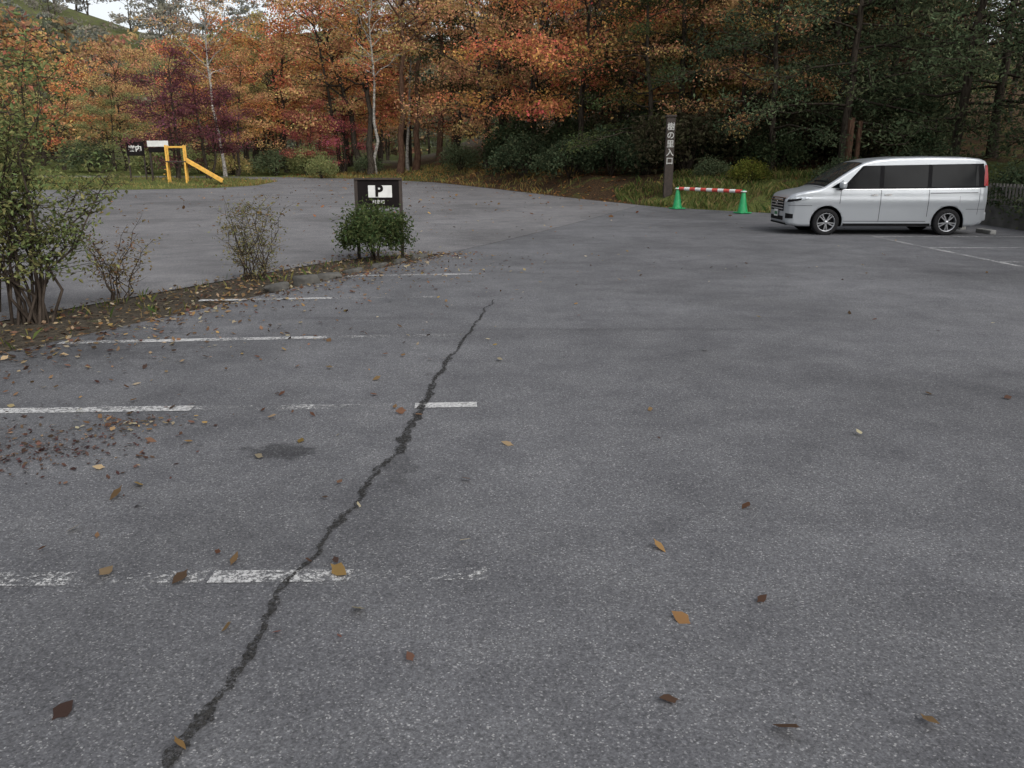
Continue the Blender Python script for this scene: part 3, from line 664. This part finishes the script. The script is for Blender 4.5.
# ------------------------------------------------------------------ signs and posts
M_WOOD=simple('dark_stained_wood',(.030,.021,.016),.75,var=.4,scale=12,bstr=.3); M_BRD=simple('sign_board_black',(.010,.008,.008),.8,var=.2,spec=.1)
def text(body,size,loc,rot,mat,parent,ext=.004,bold=0):
    cu=bpy.data.curves.new('t','FONT'); cu.body=body; cu.size=size; cu.align_x='CENTER'; cu.align_y='CENTER'; cu.extrude=ext; cu.offset=bold
    o=bpy.data.objects.new('t',cu); link(o); dg=bpy.context.evaluated_depsgraph_get(); me=bpy.data.meshes.new_from_object(o.evaluated_get(dg)); bpy.data.objects.remove(o)
    me.materials.clear(); me.materials.append(mat)
    o=bpy.data.objects.new('lettering',me); link(o); o.location=loc; o.rotation_euler=rot; o.parent=parent; return o
ps=empty('wooden_post_sign',(5.58,30.2,hz(5.58,30.2)),rad(-4))
box('post',(0,0,1.25),(.30,.30,2.8),M_WOOD,ps,.012); box('cap',(0,0,2.69),(.37,.37,.07),M_WOOD,ps,.015)
M_LET=simple('faded_white_lettering',(.42,.42,.40),.7)
for i,ch in enumerate('樹の里入口'):
    text(ch,.27,(0,-.156,2.32-i*.29),(rad(90),0,0),M_LET,ps,.004,.003)
pp=empty('parking_sign',(-2.27,14.3,0),rad(3))
box('board',(0,0,1.09),(.74,.035,.46),M_BRD,pp,.006)
box('frame_top',(0,-.01,1.335),(.80,.07,.035),M_WOOD,pp,.006); 
for sx_ in (-.375,.375): box('leg',(sx_,0,.66),(.055,.06,1.34),M_WOOD,pp,.006)
box('rail',(0,0,.55),(.69,.03,.05),M_WOOD,pp,.004)
box('white_panel',(.03,-.021,1.13),(.40,.006,.20),M_WH,pp,.002)
text('P',.26,(0.01,-.028,1.13),(rad(90),0,0),M_BRD,pp,.003,.010)
text('駐車場',.07,(0,-.022,.95),(rad(90),0,0),M_WH,pp,.003)
w2=empty('wooden_post',(10.9,27.6,hz(10.9,27.6))); box('post',(0,0,.9),(.16,.16,2.3),M_BARKR,w2,.01); box('post_b',(.32,.1,.85),(.12,.12,2.2),M_BARKR,w2,.01)
ib=empty('information_board',(-21.2,48,hz(-21.2,48)),rad(8)); box('board',(0,0,1.75),(.95,.06,.75),M_BRD,ib,.01)
for s_ in (-.42,.42): box('leg',(s_,.05,.9),(.08,.08,1.9),M_WOOD,ib,.01)
text('案内',.36,(0,-.04,1.75),(rad(90),0,0),M_WH,ib,.004,.01)
ib=empty('trail_signboard',(-19.5,47,hz(-19.5,47)),rad(-5)); box('board',(0,0,2.05),(1.2,.05,.32),M_WH,ib,.01); box('board_dark',(0,0,1.72),(1.1,.05,.26),M_BRD,ib,.01)
for s_ in (-.5,.5): box('leg',(s_,.04,1.0),(.09,.09,2.0),M_WOOD,ib,.01)
M_YW=simple('yellow_paint',(.60,.33,.05),.5,var=.2)
pg=empty('playground_slide',(-18.0,45.6,hz(-18.0,45.6)),rad(15))
for a in (-.45,.45):
    for b in (-.4,.4): box('post',(a,b,1.0),(.09,.09,2.0),M_YW,pg,.01)
box('platform',(0,0,1.15),(1.0,.9,.07),M_WOOD,pg,.01); box('top_rail',(0,-.4,1.9),(1.0,.07,.09),M_YW,pg,.01); box('top_rail_b',(0,.4,1.9),(1.0,.07,.09),M_YW,pg,.01)
box('chute',(1.35,0,.62),(2.1,.55,.05),M_YW,pg,.01,Matrix.Rotation(rad(32),3,'Y'))
for b in (-.28,.28): box('chute_side',(1.35,b,.70),(2.1,.04,.2),M_YW,pg,.01,Matrix.Rotation(rad(32),3,'Y'))
for k in range(4): box('rung',(-.5-.08*k,0,.25+.25*(3-k)),(.05,.6,.05),M_YW,pg,.01)

# ------------------------------------------------------------------ wall, fence, wheel stops, kerb stones
M_CONC=simple('old_concrete',(.07,.068,.062),.9,var=.4,scale=3,bstr=.4); M_FW=simple('weathered_fence',(.13,.12,.11),.8,var=.3,scale=10); M_STOP=simple('stop_concrete',(.22,.22,.21),.9,var=.2,scale=12,bstr=.3); M_ROCK=simple('rock',(.07,.067,.06),.9,var=.45,scale=7,bstr=.5)
box('retaining_wall',(12.45,13.5,.27),(.25,21,.60),M_CONC,None,.02)
fn=empty('picket_fence',(12.45,0,.57))
bm=bmesh.new()
for k in range(140):
    bmesh.ops.create_cube(bm,size=1,matrix=Matrix.Translation((0,3.2+k*.15,.26))@Matrix.Diagonal((.025,.06,.52,1)))
bm_obj('pickets',bm,[M_FW],fn)
for z in (.1,.44): box('rail',(.035,13.5,z),(.04,21,.05),M_FW,fn,.005)
for x,y in [(11.0,19.3),(11.0,17.25),(11.0,14.9),(11.0,20.6),(11.0,12.5)]:
    e=empty('wheel_stop',(x,y,.004)); box('block',(0,0,.055),(.15,.62,.11),M_STOP,e,.025)
def rock(x,y,s,seed):
    rng=np.random.default_rng(seed); bm=bmesh.new(); bmesh.ops.create_icosphere(bm,subdivisions=3,radius=1)
    o=rng.normal(size=3)*3
    for v in bm.verts:
        c=v.co; f=1+.22*math.sin(c.x*2.3+o[0])*math.cos(c.y*2.9+o[1])+.12*math.sin(c.z*5+o[2]+c.x*3)
        v.co=Vector((max(-.8,min(.8,c.x*f))*s[0],max(-.8,min(.8,c.y*f))*s[1],max(-.5,min(.65,c.z*f))*s[2]))
    ob=bm_obj('kerb_stone',bm,[M_ROCK],None,True); ob.location=(x,y,s[2]*.3); ob.rotation_euler=(0,0,math.atan2(1,.4)+rng.normal(scale=.2)); return ob
for i,(x,y,sx_,sy_,sz_) in enumerate([(-3.03,10.55,.26,.10,.10),(-2.8,11.15,.22,.12,.13),(-2.62,11.65,.26,.09,.09),(-2.38,12.3,.28,.08,.07),(-2.1,13.0,.28,.08,.07),(-1.85,13.6,.24,.08,.07),(-1.6,14.25,.24,.08,.07)]):
    rock(x,y,(sx_,sy_,sz_),i)

# ------------------------------------------------------------------ light, world, camera
SE,SR=rad(40),rad(150)
w=bpy.data.worlds.new('World'); scene.world=w; w.use_nodes=True; nt=w.node_tree; nt.nodes.clear()
out=nt.nodes.new('ShaderNodeOutputWorld'); bg=nt.nodes.new('ShaderNodeBackground'); sky=nt.nodes.new('ShaderNodeTexSky'); sky.sky_type='NISHITA'; sky.sun_disc=False
sky.sun_elevation=SE; sky.sun_rotation=SR; sky.dust_density=4; sky.air_density=1.0; sky.ozone_density=1
hs=nt.nodes.new('ShaderNodeHueSaturation'); hs.inputs['Saturation'].default_value=.24; nt.links.new(sky.outputs[0],hs.inputs['Color'])
nt.links.new(hs.outputs[0],bg.inputs[0]); bg.inputs[1].default_value=.23; nt.links.new(bg.outputs[0],out.inputs[0])
sl=bpy.data.lights.new('sun','SUN'); sl.energy=.5; sl.angle=rad(40); sl.color=(1,.985,.97); so=bpy.data.objects.new('sun',sl); link(so)
d=Vector((math.sin(SR)*math.cos(SE),math.cos(SR)*math.cos(SE),math.sin(SE))); so.rotation_euler=d.to_track_quat('Z','Y').to_euler()
cam=bpy.data.cameras.new('camera'); co=bpy.data.objects.new('camera',cam); link(co); co.location=(0,0,1.6); co.rotation_euler=(rad(90-15.1),0,0)
cam.sensor_width=36; cam.lens=820/1024*36; cam.clip_end=1500; cam.clip_start=.05; scene.camera=co
scene.view_settings.view_transform='Standard'; scene.view_settings.look='None'; scene.view_settings.exposure=0
